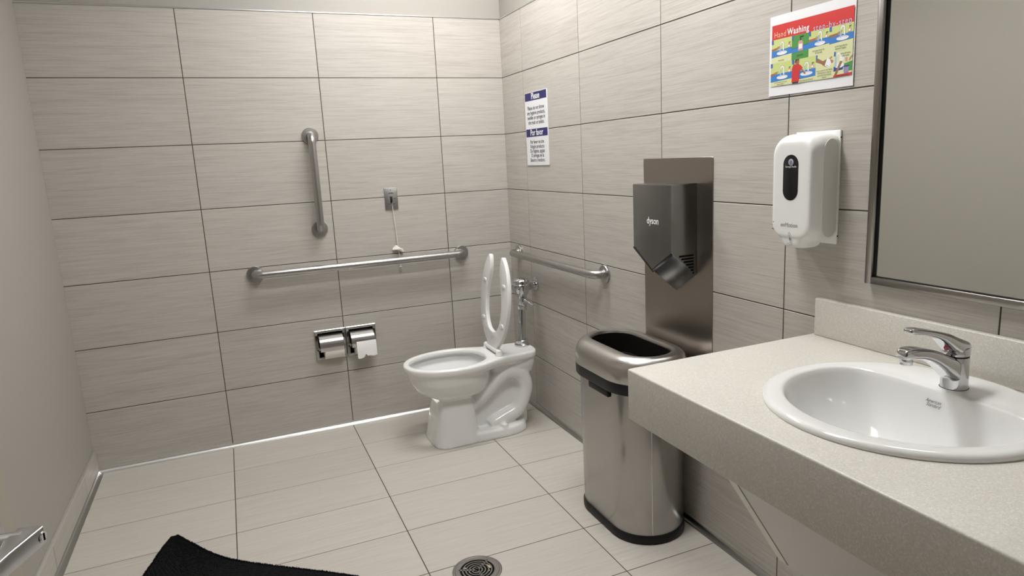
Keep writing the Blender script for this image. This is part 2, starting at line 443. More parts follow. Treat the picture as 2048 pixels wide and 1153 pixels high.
for k in range(9):
    a = random.uniform(-.012,.012); b = random.uniform(-.006,.006)
    kn.add(*tube_vf(spline([(.012-.022+a*.4,-.010+b,-.268+a*.5),(.012-.008,-.018+b,-.264+b*1.5),(.012+.010,-.017+b,-.272+a*.4),(.012+.026+a*.3,-.010+b,-.283+b)],5), .0052, 8))
kn.build('knotted_bundle', M['cord'], sw)
box('cord_end', (.012,.029), (-.013,-.008), (-.372,-.368), M['cord'], sw, .001, 1)

# ------------------------------------------------------------------ recessed double paper holder
th = thing('paper_holder', 'recessed double toilet paper holder of polished steel', 'paper holder', ((PX0+PX1)/2, 0, PZ0))
hw_, hh_ = (PX1-PX0)/4, PZ1-PZ0
for s in (-1, 1):
    cx = s*hw_
    fr = MB(); b_ = .017; a0, a1, c0, c1 = cx-hw_+.0015, cx+hw_-.0015, 0, hh_
    # raised bevelled frame: outer edge proud, inner edge at the wall
    def ring(e, y): return [(a0+e,y,c0+e),(a1-e,y,c0+e),(a1-e,y,c1-e),(a0+e,y,c1-e)]
    fr.add(*loft_vf([ring(0,0), ring(0,-.006), ring(.003,-.009), ring(b_-.002,-.005), ring(b_,.0), ring(b_,.001)], False, False))
    fr.build('frame', M['polished'], th, True, 20)
    rc = MB(); i0, i1, k0, k1 = a0+b_, a1-b_, c0+b_, c1-b_
    bv, bf = box_vf(i0, i1, -.001, .07, k0, k1)
    rc.add(bv, [q for q in bf if q != (0,1,5,4)]); rc.build('recess', M['recess'], th, False, 35, False)
    # curved hood
    sec = []; HW = (i1-i0)/2-.002
    for (y, z) in [(-.002,.140),(-.020,.135),(-.036,.128),(-.044,.1235),(-.052,.117),(-.0565,.110),(-.0590,.102),(-.0600,.094),(-.0612,.082),(-.0635,.060)]:
        sec.append((y, z))
    pts = []
    v = []; f = []
    for (x) in (-HW, HW):
        for (y, z) in sec: v.append((cx+x, y, z))
    n_ = len(sec)
    off = [(0,0)]*n_
    for (x) in (-HW, HW):
        for (y, z) in sec: v.append((cx+x, y+.0022, z-.0018))
    for k in range(n_-1):
        f += [(k,k+1,n_+k+1,n_+k),(2*n_+k,2*n_+k+1,3*n_+k+1,3*n_+k),(k,k+1,2*n_+k+1,2*n_+k),(n_+k,n_+k+1,3*n_+k+1,3*n_+k)]
    f += [(0,n_,3*n_,2*n_),(n_-1,2*n_-1,4*n_-1,3*n_-1)]
    mesh('hood', v, f, M['polished'], th, True, 60)
    for e in (-1, 1):
        lathe('pivot', [(.006,cx+e*(HW+.001)-.004),(.007,cx+e*(HW+.001)),(.006,cx+e*(HW+.001)+.004)], M['chrome'], th, 14, (0,-.020,.066), 'X')
        box('arm', (cx+e*(HW+.002)-.0012, cx+e*(HW+.002)+.0012), (-.030, .012), (.058,.074), M['polished'], th, .0008, 1)
    tube('spindle', [(i0, -.012, .058),(i1, -.012, .058)], .008, M['black_plastic'], th, 14)
def roll(name, label, x0, x1, sheet, r=.036):
    t = thing(name, label, 'toilet paper', (0, -.012, PZ0+.058), 0, 'toilet paper rolls')
    v = MB(); n = 32
    prof = [(.020,x0),(r,x0),(r,x1),(.020,x1),(.020,x0)]
    secs = [[(h, rr*math.cos(2*PI*k/n), rr*math.sin(2*PI*k/n)) for k in range(n)] for rr, h in prof]
    v.add(*loft_vf(secs, False, False)); v.build('roll', M['tissue'], t, True, 40)
    if sheet:
        # loose torn sheet hanging off the front
        rows = []; nx = 12; path = [(-.006-r*.93,.030),(-.008-r,.012),(-.010-r,-.006),(-.011-r,-.022),(-.012-r,-.036),(-.013-r,-.048)]
        for ri, (y, z) in enumerate(path):
            rw = []
            for k in range(nx+1):
                u = k/nx; x = x0+.004+(x1-x0+.008)*u
                zz = z - (.0 if ri < len(path)-1 else (.004*math.sin(u*9)+(.008 if abs(u-.42) > .05 else -.006)-.010*(u-.4)))
                rw.append((x, y-.0025*math.sin(u*7+ri*.6)*(ri/5), zz))
            rows.append(rw)
        vv = [p for rw in rows for p in rw] + [(p[0],p[1]+.0006,p[2]) for rw in rows for p in rw]; ff = []; o_ = len(rows)*(nx+1)
        for a in range(len(rows)-1):
            for b in range(nx):
                q = (a*(nx+1)+b, a*(nx+1)+b+1, (a+1)*(nx+1)+b+1, (a+1)*(nx+1)+b); ff.append(q); ff.append(tuple(i+o_ for i in q))
        mesh('loose_sheet', vv, ff, M['tissue2'], t, True, 60, False)
    return t
roll('toilet_paper_roll', 'tidy toilet paper roll under the left hood of the holder', -1.103, -1.004, False, .050)
roll('toilet_paper_roll', 'toilet paper roll with a torn sheet hanging down', -.944, -.848, True, .048)

# ------------------------------------------------------------------ toilet (local: X towards camera side, -Y front, Z up)
YC = -.445
toilet = thing('toilet', 'white porcelain toilet with the open-front seat raised', 'toilet', (0, YC, 0), WB)
half = [(-.785,0),(-.772,.062),(-.735,.118),(-.665,.165),(-.56,.190),(-.46,.184),(-.385,.157),(-.325,.130),(-.26,.118),(-.17,.110),(-.118,.094),(-.092,.055),(-.086,0)]
def outline(hf, n=6):
    h = spline([(x, y, 0) for x, y in hf], n)
    return [(p.y, p.x) for p in h] + [(-p.y, p.x) for p in reversed(h[1:-1])]
RIM = outline(half)
def inset(poly, d):
    n = len(poly); out = []
    A = sum(poly[i][0]*poly[(i+1)%n][1]-poly[(i+1)%n][0]*poly[i][1] for i in range(n)); s = 1 if A > 0 else -1
    for i in range(n):
        a = Vector(poly[i-1]); b = Vector(poly[(i+1)%n]); t = (b-a).normalized(); nn = Vector((-t.y, t.x))*s
        out.append((poly[i][0]+nn.x*d, poly[i][1]+nn.y*d))
    return out
def egg(y0, y1, hw, n=40, p=2.2, fat=.5):
    out = []; c = y0 + (y1-y0)*fat
    for k in range(n):
        a = 2*PI*k/n; ca, sa = math.cos(a), math.sin(a)
        x = hw*abs(ca)**(2/p)*(1 if ca >= 0 else -1)
        yy = abs(sa)**(2/p)*(1 if sa >= 0 else -1)
        out.append((x, c + yy*((y1-c) if sa >= 0 else (c-y0))))
    return out
def at(poly, z): return [(x, y, z) for x, y in poly]
TZ = .416
rims = [at(inset(RIM,.010),TZ), at(inset(RIM,.003),TZ-.003), at(RIM,TZ-.010), at(RIM,TZ-.030), at(inset(RIM,.010),TZ-.045), at(inset(RIM,.022),TZ-.052)]
bm_ = MB(); bm_.add(*loft_vf(rims))
bm_.add(*loft_vf([at(egg(-.776,-.33,.183,p=2.1),.395), at(egg(-.768,-.335,.177,p=2.1),.365), at(egg(-.757,-.345,.172),.325), at(egg(-.732,-.355,.158,p=2.3),.286), at(egg(-.704,-.370,.145,p=2.5),.265), at(egg(-.674,-.40,.130,p=3.0),.250), at(egg(-.648,-.44,.112,p=3.6),.238)]))
bm_.add(*loft_vf([at(egg(-.640,-.455,.106,p=3.4),.255), at(egg(-.644,-.452,.113,p=3.6),.20), at(egg(-.660,-.445,.130,p=4),.10), at(egg(-.678,-.438,.142,p=4),.02), at(egg(-.682,-.436,.146,p=4),0)]))
# rear body under the deck, web between the trapway loops, foot
bm_.add(*loft_vf([at(egg(-.36,-.099,.098,p=5),.385), at(egg(-.35,-.106,.094,p=5),.34), at(egg(-.33,-.114,.080,p=5),.30)]))
bm_.add(*loft_vf([at(egg(-.50,-.139,.052,p=6),.34), at(egg(-.50,-.149,.052,p=6),.02)]))
bm_.add(*loft_vf([at(egg(-.56,-.178,.128,p=3),.048), at(egg(-.56,-.168,.140,p=3),.040), at(egg(-.56,-.164,.144,p=3),.02), at(egg(-.56,-.164,.146,p=3),0)]))
for sx in (-1, 1):
    tr = spline([(sx*.045,-.46,.175),(sx*.058,-.385,.235),(sx*.06,-.318,.292),(sx*.06,-.250,.318),(sx*.06,-.190,.292),(sx*.06,-.165,.230),(sx*.06,-.183,.160),(sx*.062,-.220,.105),(sx*.064,-.285,.077),(sx*.066,-.335,.058),(sx*.066,-.365,.040)], 6)
    bm_.add(*tube_vf(tr, [.040]*len(tr), 16))
    bm_.add(*lathe_vf([(.020,.03),(.018,.062),(.012,.066)], 16, (sx*.118,-.315,0)))
bowl = bm_.build('bowl', M['porcelain'], toilet, True)
bake(bowl, [('REMESH', dict(mode='VOXEL', voxel_size=.0042))])
cav = half_c = [(-.752,0),(-.738,.058),(-.70,.105),(-.64,.138),(-.565,.152),(-.48,.145),(-.415,.115),(-.378,.07),(-.365,0)]
CV = outline(cav)
cu = MB(); cu.add(*loft_vf([at(inset(CV,-.006),.43), at(inset(CV,-.004),TZ-.001), at(CV,TZ-.008), at(inset(CV,.002),TZ-.022), at(inset(CV,-.014),TZ-.032), at(inset(CV,-.010),TZ-.06), at(inset(CV,.02),.31), at(inset(CV,.05),.25), at(inset(CV,.085),.215)]))
cutter = cu.build('cutter', M['porcelain'], None, True); cutter.matrix_world = Matrix.Translation((0,YC,0)) @ Matrix.Rotation(WB, 4, 'Z')
bpy.context.view_layer.update()
cut(bowl, cutter, 'MANIFOLD')
bake(bowl, [('REMESH', dict(mode='VOXEL', voxel_size=.0042)), ('SMOOTH', dict(factor=.5, iterations=7))])
outward(bowl.data); bowl.data.materials.clear(); bowl.data.materials.append(M['porcelain']); bowl.data.shade_smooth()
lathe('water', [(.001,.252),(.075,.252)], mat('bowl_water', (.62,.64,.63), .03), toilet, 32, (0,-.545,0))
# raised seat
SV = [(.0,.058),(.02,.075),(.05,.112),(.10,.152),(.17,.179),(.25,.188),(.33,.181),(.40,.156),(.445,.126),(.468,.102),(.476,.089),(.470,.076)]
SI = [(.44,.066),(.40,.064),(.36,.074),(.30,.093),(.24,.104),(.18,.101),(.13,.082),(.10,.055),(.088,.028),(.084,.0)]
oc = [(p.y, p.x) for p in spline([(a,b,0) for a,b in SV], 4)]; ic = [(p.y, p.x) for p in spline([(a,b,0) for a,b in SI], 4)]
poly = oc + ic; poly = poly + [(-x, y) for x, y in reversed(poly[:-1])]
v, f = prism_vf(poly, 'Z', -.011, .011)
seat = mesh('seat', v, f, M['seat'], toilet, False); bevel(seat, .007, 3, 50); finish(seat, toilet, True, 40)
tilt = math.atan2(.47, .048)
seat.location = (0, -.307, .440); seat.rotation_euler = (tilt, 0, 0)
for (x, y) in ((-.130,.335),(.130,.335),(-.128,.135),(.130,.135)):
    o = prism('bumper', rrect(.019,.0105,.010,6), 'Z', .009, .0150, M['seat'], seat, .002, 2); o.location = (x, y, 0)
box('seat_stamp', (-.012,.012), (.045,.062), (.0111,.0114), M['side_plastic'], seat)
tube('hinge', [(-.088,-.311,.434),(.088,-.311,.434)], .0135, M['seat'], toilet, 16)
for sx in (-1, 1):
    lathe('hinge_post', [(.021,TZ-.004),(.021,TZ+.004),(.017,TZ+.012),(.016,TZ+.026),(.010,TZ+.032)], M['seat'], toilet, 20, (sx*.088,-.311,0))

# ------------------------------------------------------------------ flush valve
fv = thing('flush_valve', 'chrome flush valve with side lever behind the toilet', 'flush valve', (-.136, -.420, TZ), WB)
# (local origin at the foot of the pipe; wall at local Y = .146)
lathe('foot_collar', [(.040,0),(.040,.009),(.036,.014),(.033,.015),(.033,.030),(.030,.034),(.0210,.035)], M['chrome'], fv, 28)
DXT, DYT = -.006, .016       # the pipe leans a little
tube('pipe', [(0,0,.028),(DXT*.6,DYT*.6,.195)], .0205, M['chrome'], fv, 24)
b0 = (DXT, DYT, 0)
lathe('coupling', [(.0195,.188),(.0255,.190),(.0255,.214),(.022,.218),(.022,.222)], M['chrome'], fv, 8, b0, 'Z', 20)
lathe('valve_body', [(.020,.216),(.0235,.226),(.0245,.245),(.0245,.262),(.030,.274),(.040,.290),(.0440,.308),(.0435,.328),(.038,.334),(.038,.338),(.0430,.340),(.0430,.346),(.037,.354),(.026,.360),(.012,.362),(.001,.362)], M['chrome'], fv, 32, b0)
def rod(name, a, b, rads, m, par, n=18):
    a = Vector(a); b = Vector(b); k = len(rads)-1
    return tube(name, [a.lerp(b, t) for t, r in rads], [r for t, r in rads], m, par, n, 30)
wallp = (-.088, .136, .304); bodyp = (DXT, DYT, .306)
rod('supply_pipe', bodyp, wallp, [(0,.017),(.42,.017),(.43,.0215),(.56,.0215),(.57,.0155),(1.0,.0155)], M['chrome'], fv, 24)
lathe('wall_flange', [(.036,.136),(.036,.132),(.030,.128),(.022,.126),(.021,.110),(.016,.109)], M['chrome'], fv, 32, (wallp[0],0,wallp[2]), 'Y')
rod('control_stop', bodyp, (-.085, .01, .300), [(0,.018),(.45,.018),(.46,.026),(.80,.027),(.81,.023),(1.0,.021)], M['chrome'], fv, 24)
hp = Vector((DXT+.018, DYT-.004, .250))
rod('handle_socket', hp, hp+Vector((.024,.002,-.003)), [(0,.016),(.5,.0175),(.9,.0165),(1.0,.010)], M['chrome'], fv)
rod('handle', hp+Vector((.018,.002,-.002)), hp+Vector((.072,.026,-.022)), [(0,.0085),(.3,.0065),(.8,.0065),(.85,.0078),(1,.0070)], M['chrome'], fv)

# ------------------------------------------------------------------ wall sign
sg = thing('wall_sign', 'white sign with two navy headings in English and Spanish', 'sign', (-.0, -.435, 1.5355), WB)
prism('board', rrect(.131,.1825,.002,2), 'Y', -.004, 0, M['paper'], sg, .0006, 1)
for zc, tx in ((.162,'Please'),(-.018,'Por favor')):
    box('heading_band', (-.127,.127), (-.0044,-.0039), (zc-.0195,zc+.0195), M['navy'], sg)
    text('lettering', tx, .043, M['white_print'], sg, (.0,-.0048,zc), .93, bold=.0008)
for tx, zs in ((['Please do not throw','any hygiene products,','needles or syringes in','the trash or toilets.'], [.105,.081,.057,.033]),
               (['Por favor no tire','Ningún producto','De higiene, agujas','O jeringas en la','Basura o inodoro.'], [-.064,-.0868,-.1096,-.1324,-.1552])):
    for q, z in zip(tx, zs): text('lettering', q, .0262, M['ink'], sg, (.0,-.0046,z), .92, bold=.0002)

# ------------------------------------------------------------------ hand washing poster (flat print)
po = thing('poster', 'white paper hand washing poster taped to the wall beside the mirror', 'poster', (0, -2.1875, 1.645), WB)
sh_v = []; NXP = 8
for k in range(NXP+1):
    x = -.1455+.291*k/NXP; lift = -.0012-.0010*abs(math.sin(k*1.1))
    sh_v += [(x, lift-.001*(k in (0,NXP)), -.1085), (x, lift, .1095)]
sh_v2 = [(x, y+.0003, z) for x, y, z in sh_v]
sh_f = []
for k in range(NXP): sh_f += [(2*k,2*k+2,2*k+3,2*k+1), (2*k+1+2*(NXP+1),2*k+3+2*(NXP+1),2*k+2+2*(NXP+1),2*k+2*(NXP+1))]
mesh('sheet', sh_v+sh_v2, sh_f, M['paper'], po, True, 60, False)
PC = {}
def pc(name, col):
    if name not in PC: PC[name] = mat('print_'+name, col, .6)
    return PC[name]
for n_, c_ in dict(red=(.60,.035,.03), lime=(.55,.62,.22), pale=(.66,.68,.38), blue=(.035,.20,.56), green=(.07,.27,.06), numb=(.06,.13,.45), skin=(.30,.14,.075), skin2=(.42,.22,.12), white=(.80,.80,.82), grey=(.30,.34,.36), pink=(.62,.30,.26), shirt=(.55,.03,.035), hair=(.10,.03,.015), purple=(.28,.24,.42), water=(.35,.52,.75), darkblue=(.02,.07,.25), black=(.02,.02,.03)).items(): pc(n_, c_)
PK = list(PC); PM = [PC[k] for k in PK]
def ell(cx, cy, rx, ry, n=16): return [(cx+rx*math.cos(2*PI*k/n), cy+ry*math.sin(2*PI*k/n)) for k in range(n)]
def arcband(cx, cy, r, w_, a0, a1, n=10):
    o = [(cx+(r+w_)*math.cos(math.radians(a0+(a1-a0)*k/n)), cy+(r+w_)*1.5*math.sin(math.radians(a0+(a1-a0)*k/n))) for k in range(n+1)]
    i = [(cx+r*math.cos(math.radians(a0+(a1-a0)*k/n)), cy+r*1.5*math.sin(math.radians(a0+(a1-a0)*k/n))) for k in range(n+1)]
    return o + i[::-1]
def bottle(x, y, h, col='pink'):
    w2 = h*.24
    return [(col, [(x-w2,y),(x+w2,y),(x+w2,y+h*.55),(x+w2*.5,y+h*.68),(x-w2*.5,y+h*.68),(x-w2,y+h*.55)]), ('white', [(x-w2*.7,y+h*.12),(x+w2*.7,y+h*.12),(x+w2*.7,y+h*.45),(x-w2*.7,y+h*.45)]),
            ('black', [(x-w2*.2,y+h*.68),(x+w2*.2,y+h*.68),(x+w2*.2,y+h*.86),(x-w2*.2,y+h*.86)]), ('black', [(x-w2*.3,y+h*.86),(x+w2*1.3,y+h*.90),(x+w2*1.2,y+h*.98),(x-w2*.3,y+h*.96)])]
def tap(x, y):
    return [('white', ell(x, y-.10, .26, .085)), ('grey', ell(x, y-.085, .20, .05)), ('white', ell(x, y-.095, .195, .045)), ('white', arcband(x, y+.24, .055, .045, 0, 180)), ('grey', arcband(x, y+.24, .098, .012, 0, 180)),
            ('white', [(x+.055,y),(x+.10,y),(x+.10,y+.24),(x+.055,y+.24)]), ('grey', [(x+.10,y),(x+.112,y),(x+.112,y+.24),(x+.10,y+.24)]), ('water', [(x-.10,y-.08),(x-.055,y-.08),(x-.055,y+.22),(x-.10,y+.22)])]
def hands(x, y, k=1.0):
    out = [('skin', [(0,y-.05),(x-.1,y-.02),(x+.05,y+.02),(x+.10,y+.07),(x+.02,y+.10),(x-.12,y+.08),(0,y+.06)])]
    for q in range(4): out.append(('skin2', [(x-.02,y+.02+q*.024),(x+.12*k+.02*q,y+.04+q*.03),(x+.11*k+.02*q,y+.062+q*.03),(x-.03,y+.045+q*.024)]))
    return out
def counter_bg(z0, z1): return [('lime', [(0,0),(1,0),(1,1),(0,1)]), ('blue', [(0,z0),(1,z0+.06),(1,z1+.05),(0,z1)]), ('darkblue', [(0,z0-.012),(1,z0+.05),(1,z0+.065),(0,z0+.005)]), ('pale', [(0,0),(1,0),(1,z0+.048),(0,z0-.014)])]
NB = [('numb', [(0,.82),(.09,.82),(.09,1),(0,1)])]
panels = [
 ((-2.052,-2.127,1.626,1.690), counter_bg(.26,.52)+hands(.30,.56)+tap(.52,.50)+bottle(.87,.56,.24)+NB),
 ((-2.127,-2.187,1.626,1.690), [('green', [(0,0),(1,0),(1,1),(0,1)]),('blue', [(0,.28),(1,.34),(1,.56),(0,.46)]),('darkblue', [(0,.44),(1,.54),(1,.56),(0,.46)]),('green', [(0,0),(1,0),(1,.34),(0,.28)])]+bottle(.52,.34,.60)+NB),
 ((-2.187,-2.255,1.626,1.690), counter_bg(.34,.60)+hands(.36,.62)+tap(.55,.56)+bottle(.86,.62,.24)+NB),
 ((-2.255,-2.329,1.626,1.690), counter_bg(.34,.60)+hands(.38,.62)+tap(.56,.58)+bottle(.84,.66,.24)+NB),
 ((-2.050,-2.130,1.563,1.626), counter_bg(.20,.50)+hands(.20,.48)+tap(.55,.46)+bottle(.88,.52,.24)+NB),
 ((-2.130,-2.213,1.563,1.626), counter_bg(.14,.46)+tap(.62,.44)+bottle(.86,.52,.24)+[('skin', [(.36,.58),(.42,.60),(.60,.36),(.55,.32)]),('shirt', [(.0,.05),(.32,.05),(.32,.45),(.46,.62),(.38,.72),(.28,.80),(.06,.80),(.0,.62)]),('black', [(.03,.0),(.29,.0),(.29,.06),(.03,.06)]),('skin', ell(.22,.90,.085,.10)),('hair', [(.12,.86),(.14,1.0),(.30,1.0),(.31,.95),(.22,.96),(.17,.86)])]+NB[:1]),
 ((-2.213,-2.272,1.563,1.626), [('pale', [(0,0),(1,0),(1,1),(0,1)]),('skin', [(0,.72),(.30,.62),(.52,.48),(.68,.44),(.70,.52),(.58,.62),(.68,.74),(.60,.78),(.40,.72),(.12,.86),(0,.90)]),('skin2', [(.62,.50),(.95,.60),(.98,.68),(.80,.74),(.92,.82),(.86,.86),(.66,.74)]),('white', [(.50,.52),(.74,.42),(.86,.58),(.78,.76),(.62,.80),(.56,.66)]),('grey', [(.56,.54),(.72,.46),(.73,.48),(.57,.56)])]+NB),
 ((-2.272,-2.329,1.563,1.626), [('pale', [(0,0),(1,0),(1,1),(0,1)]),('green', [(.55,.16),(1,.18),(1,.55),(.55,.48)]),('darkblue', [(0,.22),(.5,.26),(.55,.46),(0,.42)]),('white', ell(.30,.44,.26,.10)),('white', arcband(.24,.78,.07,.05,0,180)),('white', [(.31,.46),(.36,.46),(.36,.78),(.31,.78)]),('water', [(.04,.40),(.16,.40),(.13,.82),(.07,.82)]),('skin', [(0,.02),(.14,.02),(.44,.52),(.50,.66),(.38,.66),(.20,.36)]),('white', ell(.44,.70,.13,.11)),('pink', bottle(.68,.56,.24)[0][1]),('purple', [(.58,.10),(.80,.10),(.86,.36),(.54,.36)]),('darkblue', ell(.70,.37,.17,.03)),('skin2', [(.84,.56),(1,.70),(1,.80),(.82,.62)]),('red', [(0,0),(1,0),(1,.11),(0,.07)])]+NB)]
for (ya, yb, z0, z1), shapes in panels:
    x0, x1 = -2.1875-ya, -2.1875-yb; pm = MB()
    for k, (c_, pg) in enumerate(shapes):
        y = -.0036-.00003*k
        pm.add([(x0+(x1-x0)*min(1,max(0,u)), y, z0-1.645+(z1-z0)*min(1,max(0,v_))) for u, v_ in pg], [tuple(range(len(pg)))], PK.index(c_))
    o = pm.build('printed_panel', PM, po, False, 35, False)
    # make every face look into the room
    b2 = bmesh.new(); b2.from_mesh(o.data)
    for fc_ in b2.faces:
        if fc_.normal.y > 0: fc_.normal_flip()
    b2.to_mesh(o.data); b2.free()
def px_(y): return -2.1875-y
box('red_band', (px_(-2.052), px_(-2.329)), (-.0036,-.0034), (.0450,.0840), PC['red'], po)
text('lettering', 'Hand', .0225, mat('print_peach', (.80,.52,.38), .6), po, (px_(-2.0605),-.0040,.0565), .86, 'LEFT', spacing=1.12)
text('lettering', 'Washing', .0240, M['white_print'], po, (px_(-2.1100),-.0040,.0575), .84, 'LEFT', bold=.0004, spacing=1.1)
text('lettering', 'step-by-step', .0215, mat('print_lilac', (.52,.52,.74), .6), po, (px_(-2.2010),-.0041,.0510), .90, 'LEFT', spacing=1.25)
for tx, y, z in (('wet hands',-2.089,1.6320),('apply soap',-2.157,1.6365),('rub soapy hands for',-2.221,1.6385),('20 seconds',-2.221,1.6325),('scrub fingertips &',-2.292,1.6385),('between fingers',-2.292,1.6325),('scrub forearms to just',-2.089,1.5725),('below elbow',-2.089,1.5670),('rinse forearms & hands',-2.182,1.5675),
                 ('use a towel to dry hands',-2.2425,1.5850),('& forearms or use an',-2.2425,1.5790),('approved hand drying',-2.2425,1.5730),('device',-2.2425,1.5670),('turn off water',-2.308,1.6190),('with towel',-2.308,1.6130),('throw towel away',-2.300,1.5655)):
    text('lettering', tx, .0060, PC['black'], po, (px_(y),-.0046,z-1.645), .86, shear=.2)

# ------------------------------------------------------------------ dryer and its panel
pl = thing('metal_splash_panel', 'tall dark brushed steel sheet on the wall behind the hand dryer', 'panel', (0, -1.595, 0), WB)
prism('sheet', rrect(.203,.475,.006,4,0,.895), 'Y', -.0035, 0, M['plate_steel'], pl, .0006, 1)
dr = thing('hand_dryer', 'dark metallic hand dryer with a V-shaped lower edge', 'hand dryer', (-.0035, -1.5985, 0), WB)
h_ = .1175; F = -.1075; B = 0.0
zt, zs, zv = 1.282, 1.050, .978        # top, shoulder, front vertex
bs, bv_ = .966, .889                     # the same at the wall
body = MB()
fr_ = [(-h_,F,zt),(h_,F,zt),(h_,F,zs),(0,F,zv),(-h_,F,zs)]
bk_ = [(-h_,B,zt+.002),(h_,B,zt+.002),(h_,B,bs),(0,B,bv_),(-h_,B,bs)]
body.add(fr_+bk_, [(0,1,2,3,4),(9,8,7,6,5),(0,5,6,1),(1,6,7,2),(4,9,5,0)])
body.f += [(2,7,8,3),(3,8,9,4)]; body.mi += [0,0]
ob = body.build('casing', M['dryer'], dr, False); bevel(ob, .0022, 2, 10); finish(ob, dr, True, 30)
for sx in (-1, 1):   # dark lips along the two front V edges (the air slots)
    a = Vector((0,F-.0005,zv)); b = Vector((sx*h_,F-.0005,zs)); d_ = (b-a).normalized(); nn = Vector((d_.z*sx,0,-d_.x*sx))*1.0
    nn = Vector((0,.55,-.83))
    q = [a-nn*.001, b-nn*.001, b+nn*.007, a+nn*.007]
    off = Vector((-d_.z,0,d_.x))*(-.0035 if sx > 0 else .0035)
    mesh('air_slot', [tuple(p+off) for p in q]+[tuple(p-off*.2) for p in q], [(0,1,2,3),(7,6,5,4),(0,4,5,1),(1,5,6,2),(2,6,7,3),(3,7,4,0)], M['slot'] if 'slot' in M else M['black_gloss'], dr, False)
    for k in range(7):   # side vents
        z = 1.036-.0105*k; y0 = -.076+.0098*k
        o = prism('vent_slot', rrect((-.0145-y0)/2 if (-.0145-y0)/2 > .0036 else .0036,.0033,.0032,4,(y0-.0145)/2, z), 'X', -.0006, .0006, M['dark_hole'], dr)
        o.location = (sx*(h_+.0002), 0, 0)
text('lettering', 'dyson', .0335, M['white_print'], dr, (.0085-.0, F-.0004, 1.1545), .92, bold=.0006)

# ------------------------------------------------------------------ soap dispenser
so = thing('soap_dispenser', 'white wall soap dispenser with a black oval window', 'soap dispenser', (0, -2.227, 0), WB)
box('back_plate', (-.072,.077), (-.006,0), (1.130,1.429), M['white_plastic'], so, .001, 1)
sm = MB()
def sec(y, hx, z0, z1, r): return [(x, y, z) for x, z in rrect(hx, (z1-z0)/2, r, 8, 0, (z0+z1)/2)]
sm.add(*loft_vf([sec(-.004,.0765,1.140,1.424,.030), sec(-.050,.0765,1.140,1.424,.036), sec(-.060,.0760,1.140,1.423,.038), sec(-.080,.0705,1.143,1.418,.040), sec(-.0895,.0675,1.147,1.411,.040), sec(-.0928,.0645,1.151,1.404,.038), sec(-.0938,.059,1.158,1.396,.034)]))
sm.add(*loft_vf([[(x,y,1.20) for x,y in rrect(.064,.040,.026,8,0,-.050)], [(x,y,1.156) for x,y in rrect(.060,.041,.028,8,0,-.050)], [(x,y,1.140) for x,y in rrect(.049,.040,.028,8,0,-.050)], [(x,y,1.128) for x,y in rrect(.043,.038,.028,8,0,-.051)], [(x,y,1.122) for x,y in rrect(.036,.032,.026,8,0,-.051)]]))
sb_ = sm.build('cover', M['white_plastic'], so, True)
bake(sb_, [('REMESH', dict(mode='VOXEL', voxel_size=.0020)), ('SMOOTH', dict(factor=.5, iterations=9))])
outward(sb_.data); sb_.data.materials.clear(); sb_.data.materials.append(M['white_plastic']); sb_.data.shade_smooth()
for sx in (-1, 1):
    o = prism('side_panel', rrect(.024,.128,.024,10,-.034,1.280), 'X', -.0012, .0012, M['side_plastic'], so, .0008, 1); o.location = (sx*.0763,0,0)
FY = -.0935
wn = prism('window', rrect(.0265,.0605,.0262,12,-.001,1.3105), 'Y', FY-.0012, FY+.004, M['black_gloss'], so, .0008, 2)
lathe('round_emblem', [(.0088,FY-.0013),(.0088,FY-.0016)], mat('emblem_grey', (.45,.48,.55), .4), wn, 24, (0,0,1.3515), 'Y')
for zz, hx_ in ((1.354,.004),(1.350,.0055),(1.3465,.0045)): box('emblem_bar', (-hx_,hx_), (FY-.0020,FY-.0015), (zz-.0007,zz+.0007), M['black_gloss'], wn)
text('lettering', 'Georgia-Pacific', .0068, M['white_print'], wn, (0,FY-.0016,1.3395), .95)
text('lettering', 'enMotion', .0162, M['grey_print'], so, (-.002,FY-.0012,1.1835), .95, shear=.15)
ar = MB()
ar.add(*prism_vf([(-.0035,1.147),(.0035,1.147),(0,1.1415)], 'Y', -.0896, -.0885)); ar.add(*prism_vf([(-.0010,1.151),(.0010,1.151),(.0010,1.147),(-.0010,1.147)], 'Y', -.0896, -.0885))
o = ar.build('arrow_mark', M['grey_print'], so, False); o.location = (0,-.0028,0)
tube('drop_mark', [(.0035*math.cos(a)*(1-.35*max(0,math.sin(a))), -.0946, 1.1585+.006*math.sin(a)) for a in [2*PI*k/16 for k in range(17)]], .0004, M['grey_print'], so, 6)
tube('hand_mark', [(x,-.0912,1.1335+z) for x,z in ((-.010,.001),(-.004,.000),(0,-.0025),(.006,-.002),(.009,.001),(.004,.0025),(-.002,.002))], .0005, M['grey_print'], so, 6)
for k, (x, z) in enumerate(((-.066,1.190),(-.059,1.189),(-.066,1.180),(-.066,1.170),(-.060,1.169))):
    box('braille_mark', (x-.002,x+.002), (-.0920 if x < -.062 else -.0945,-.070), (z-.0015,z+.0015), M['grey_print'], so, .0008, 1)
for z in (1.410, 1.152): lathe('lock_pin', [(.0018,.0755),(.0018,.0782)], M['dark_hole'], so, 10, (0,-.003,z), 'X')

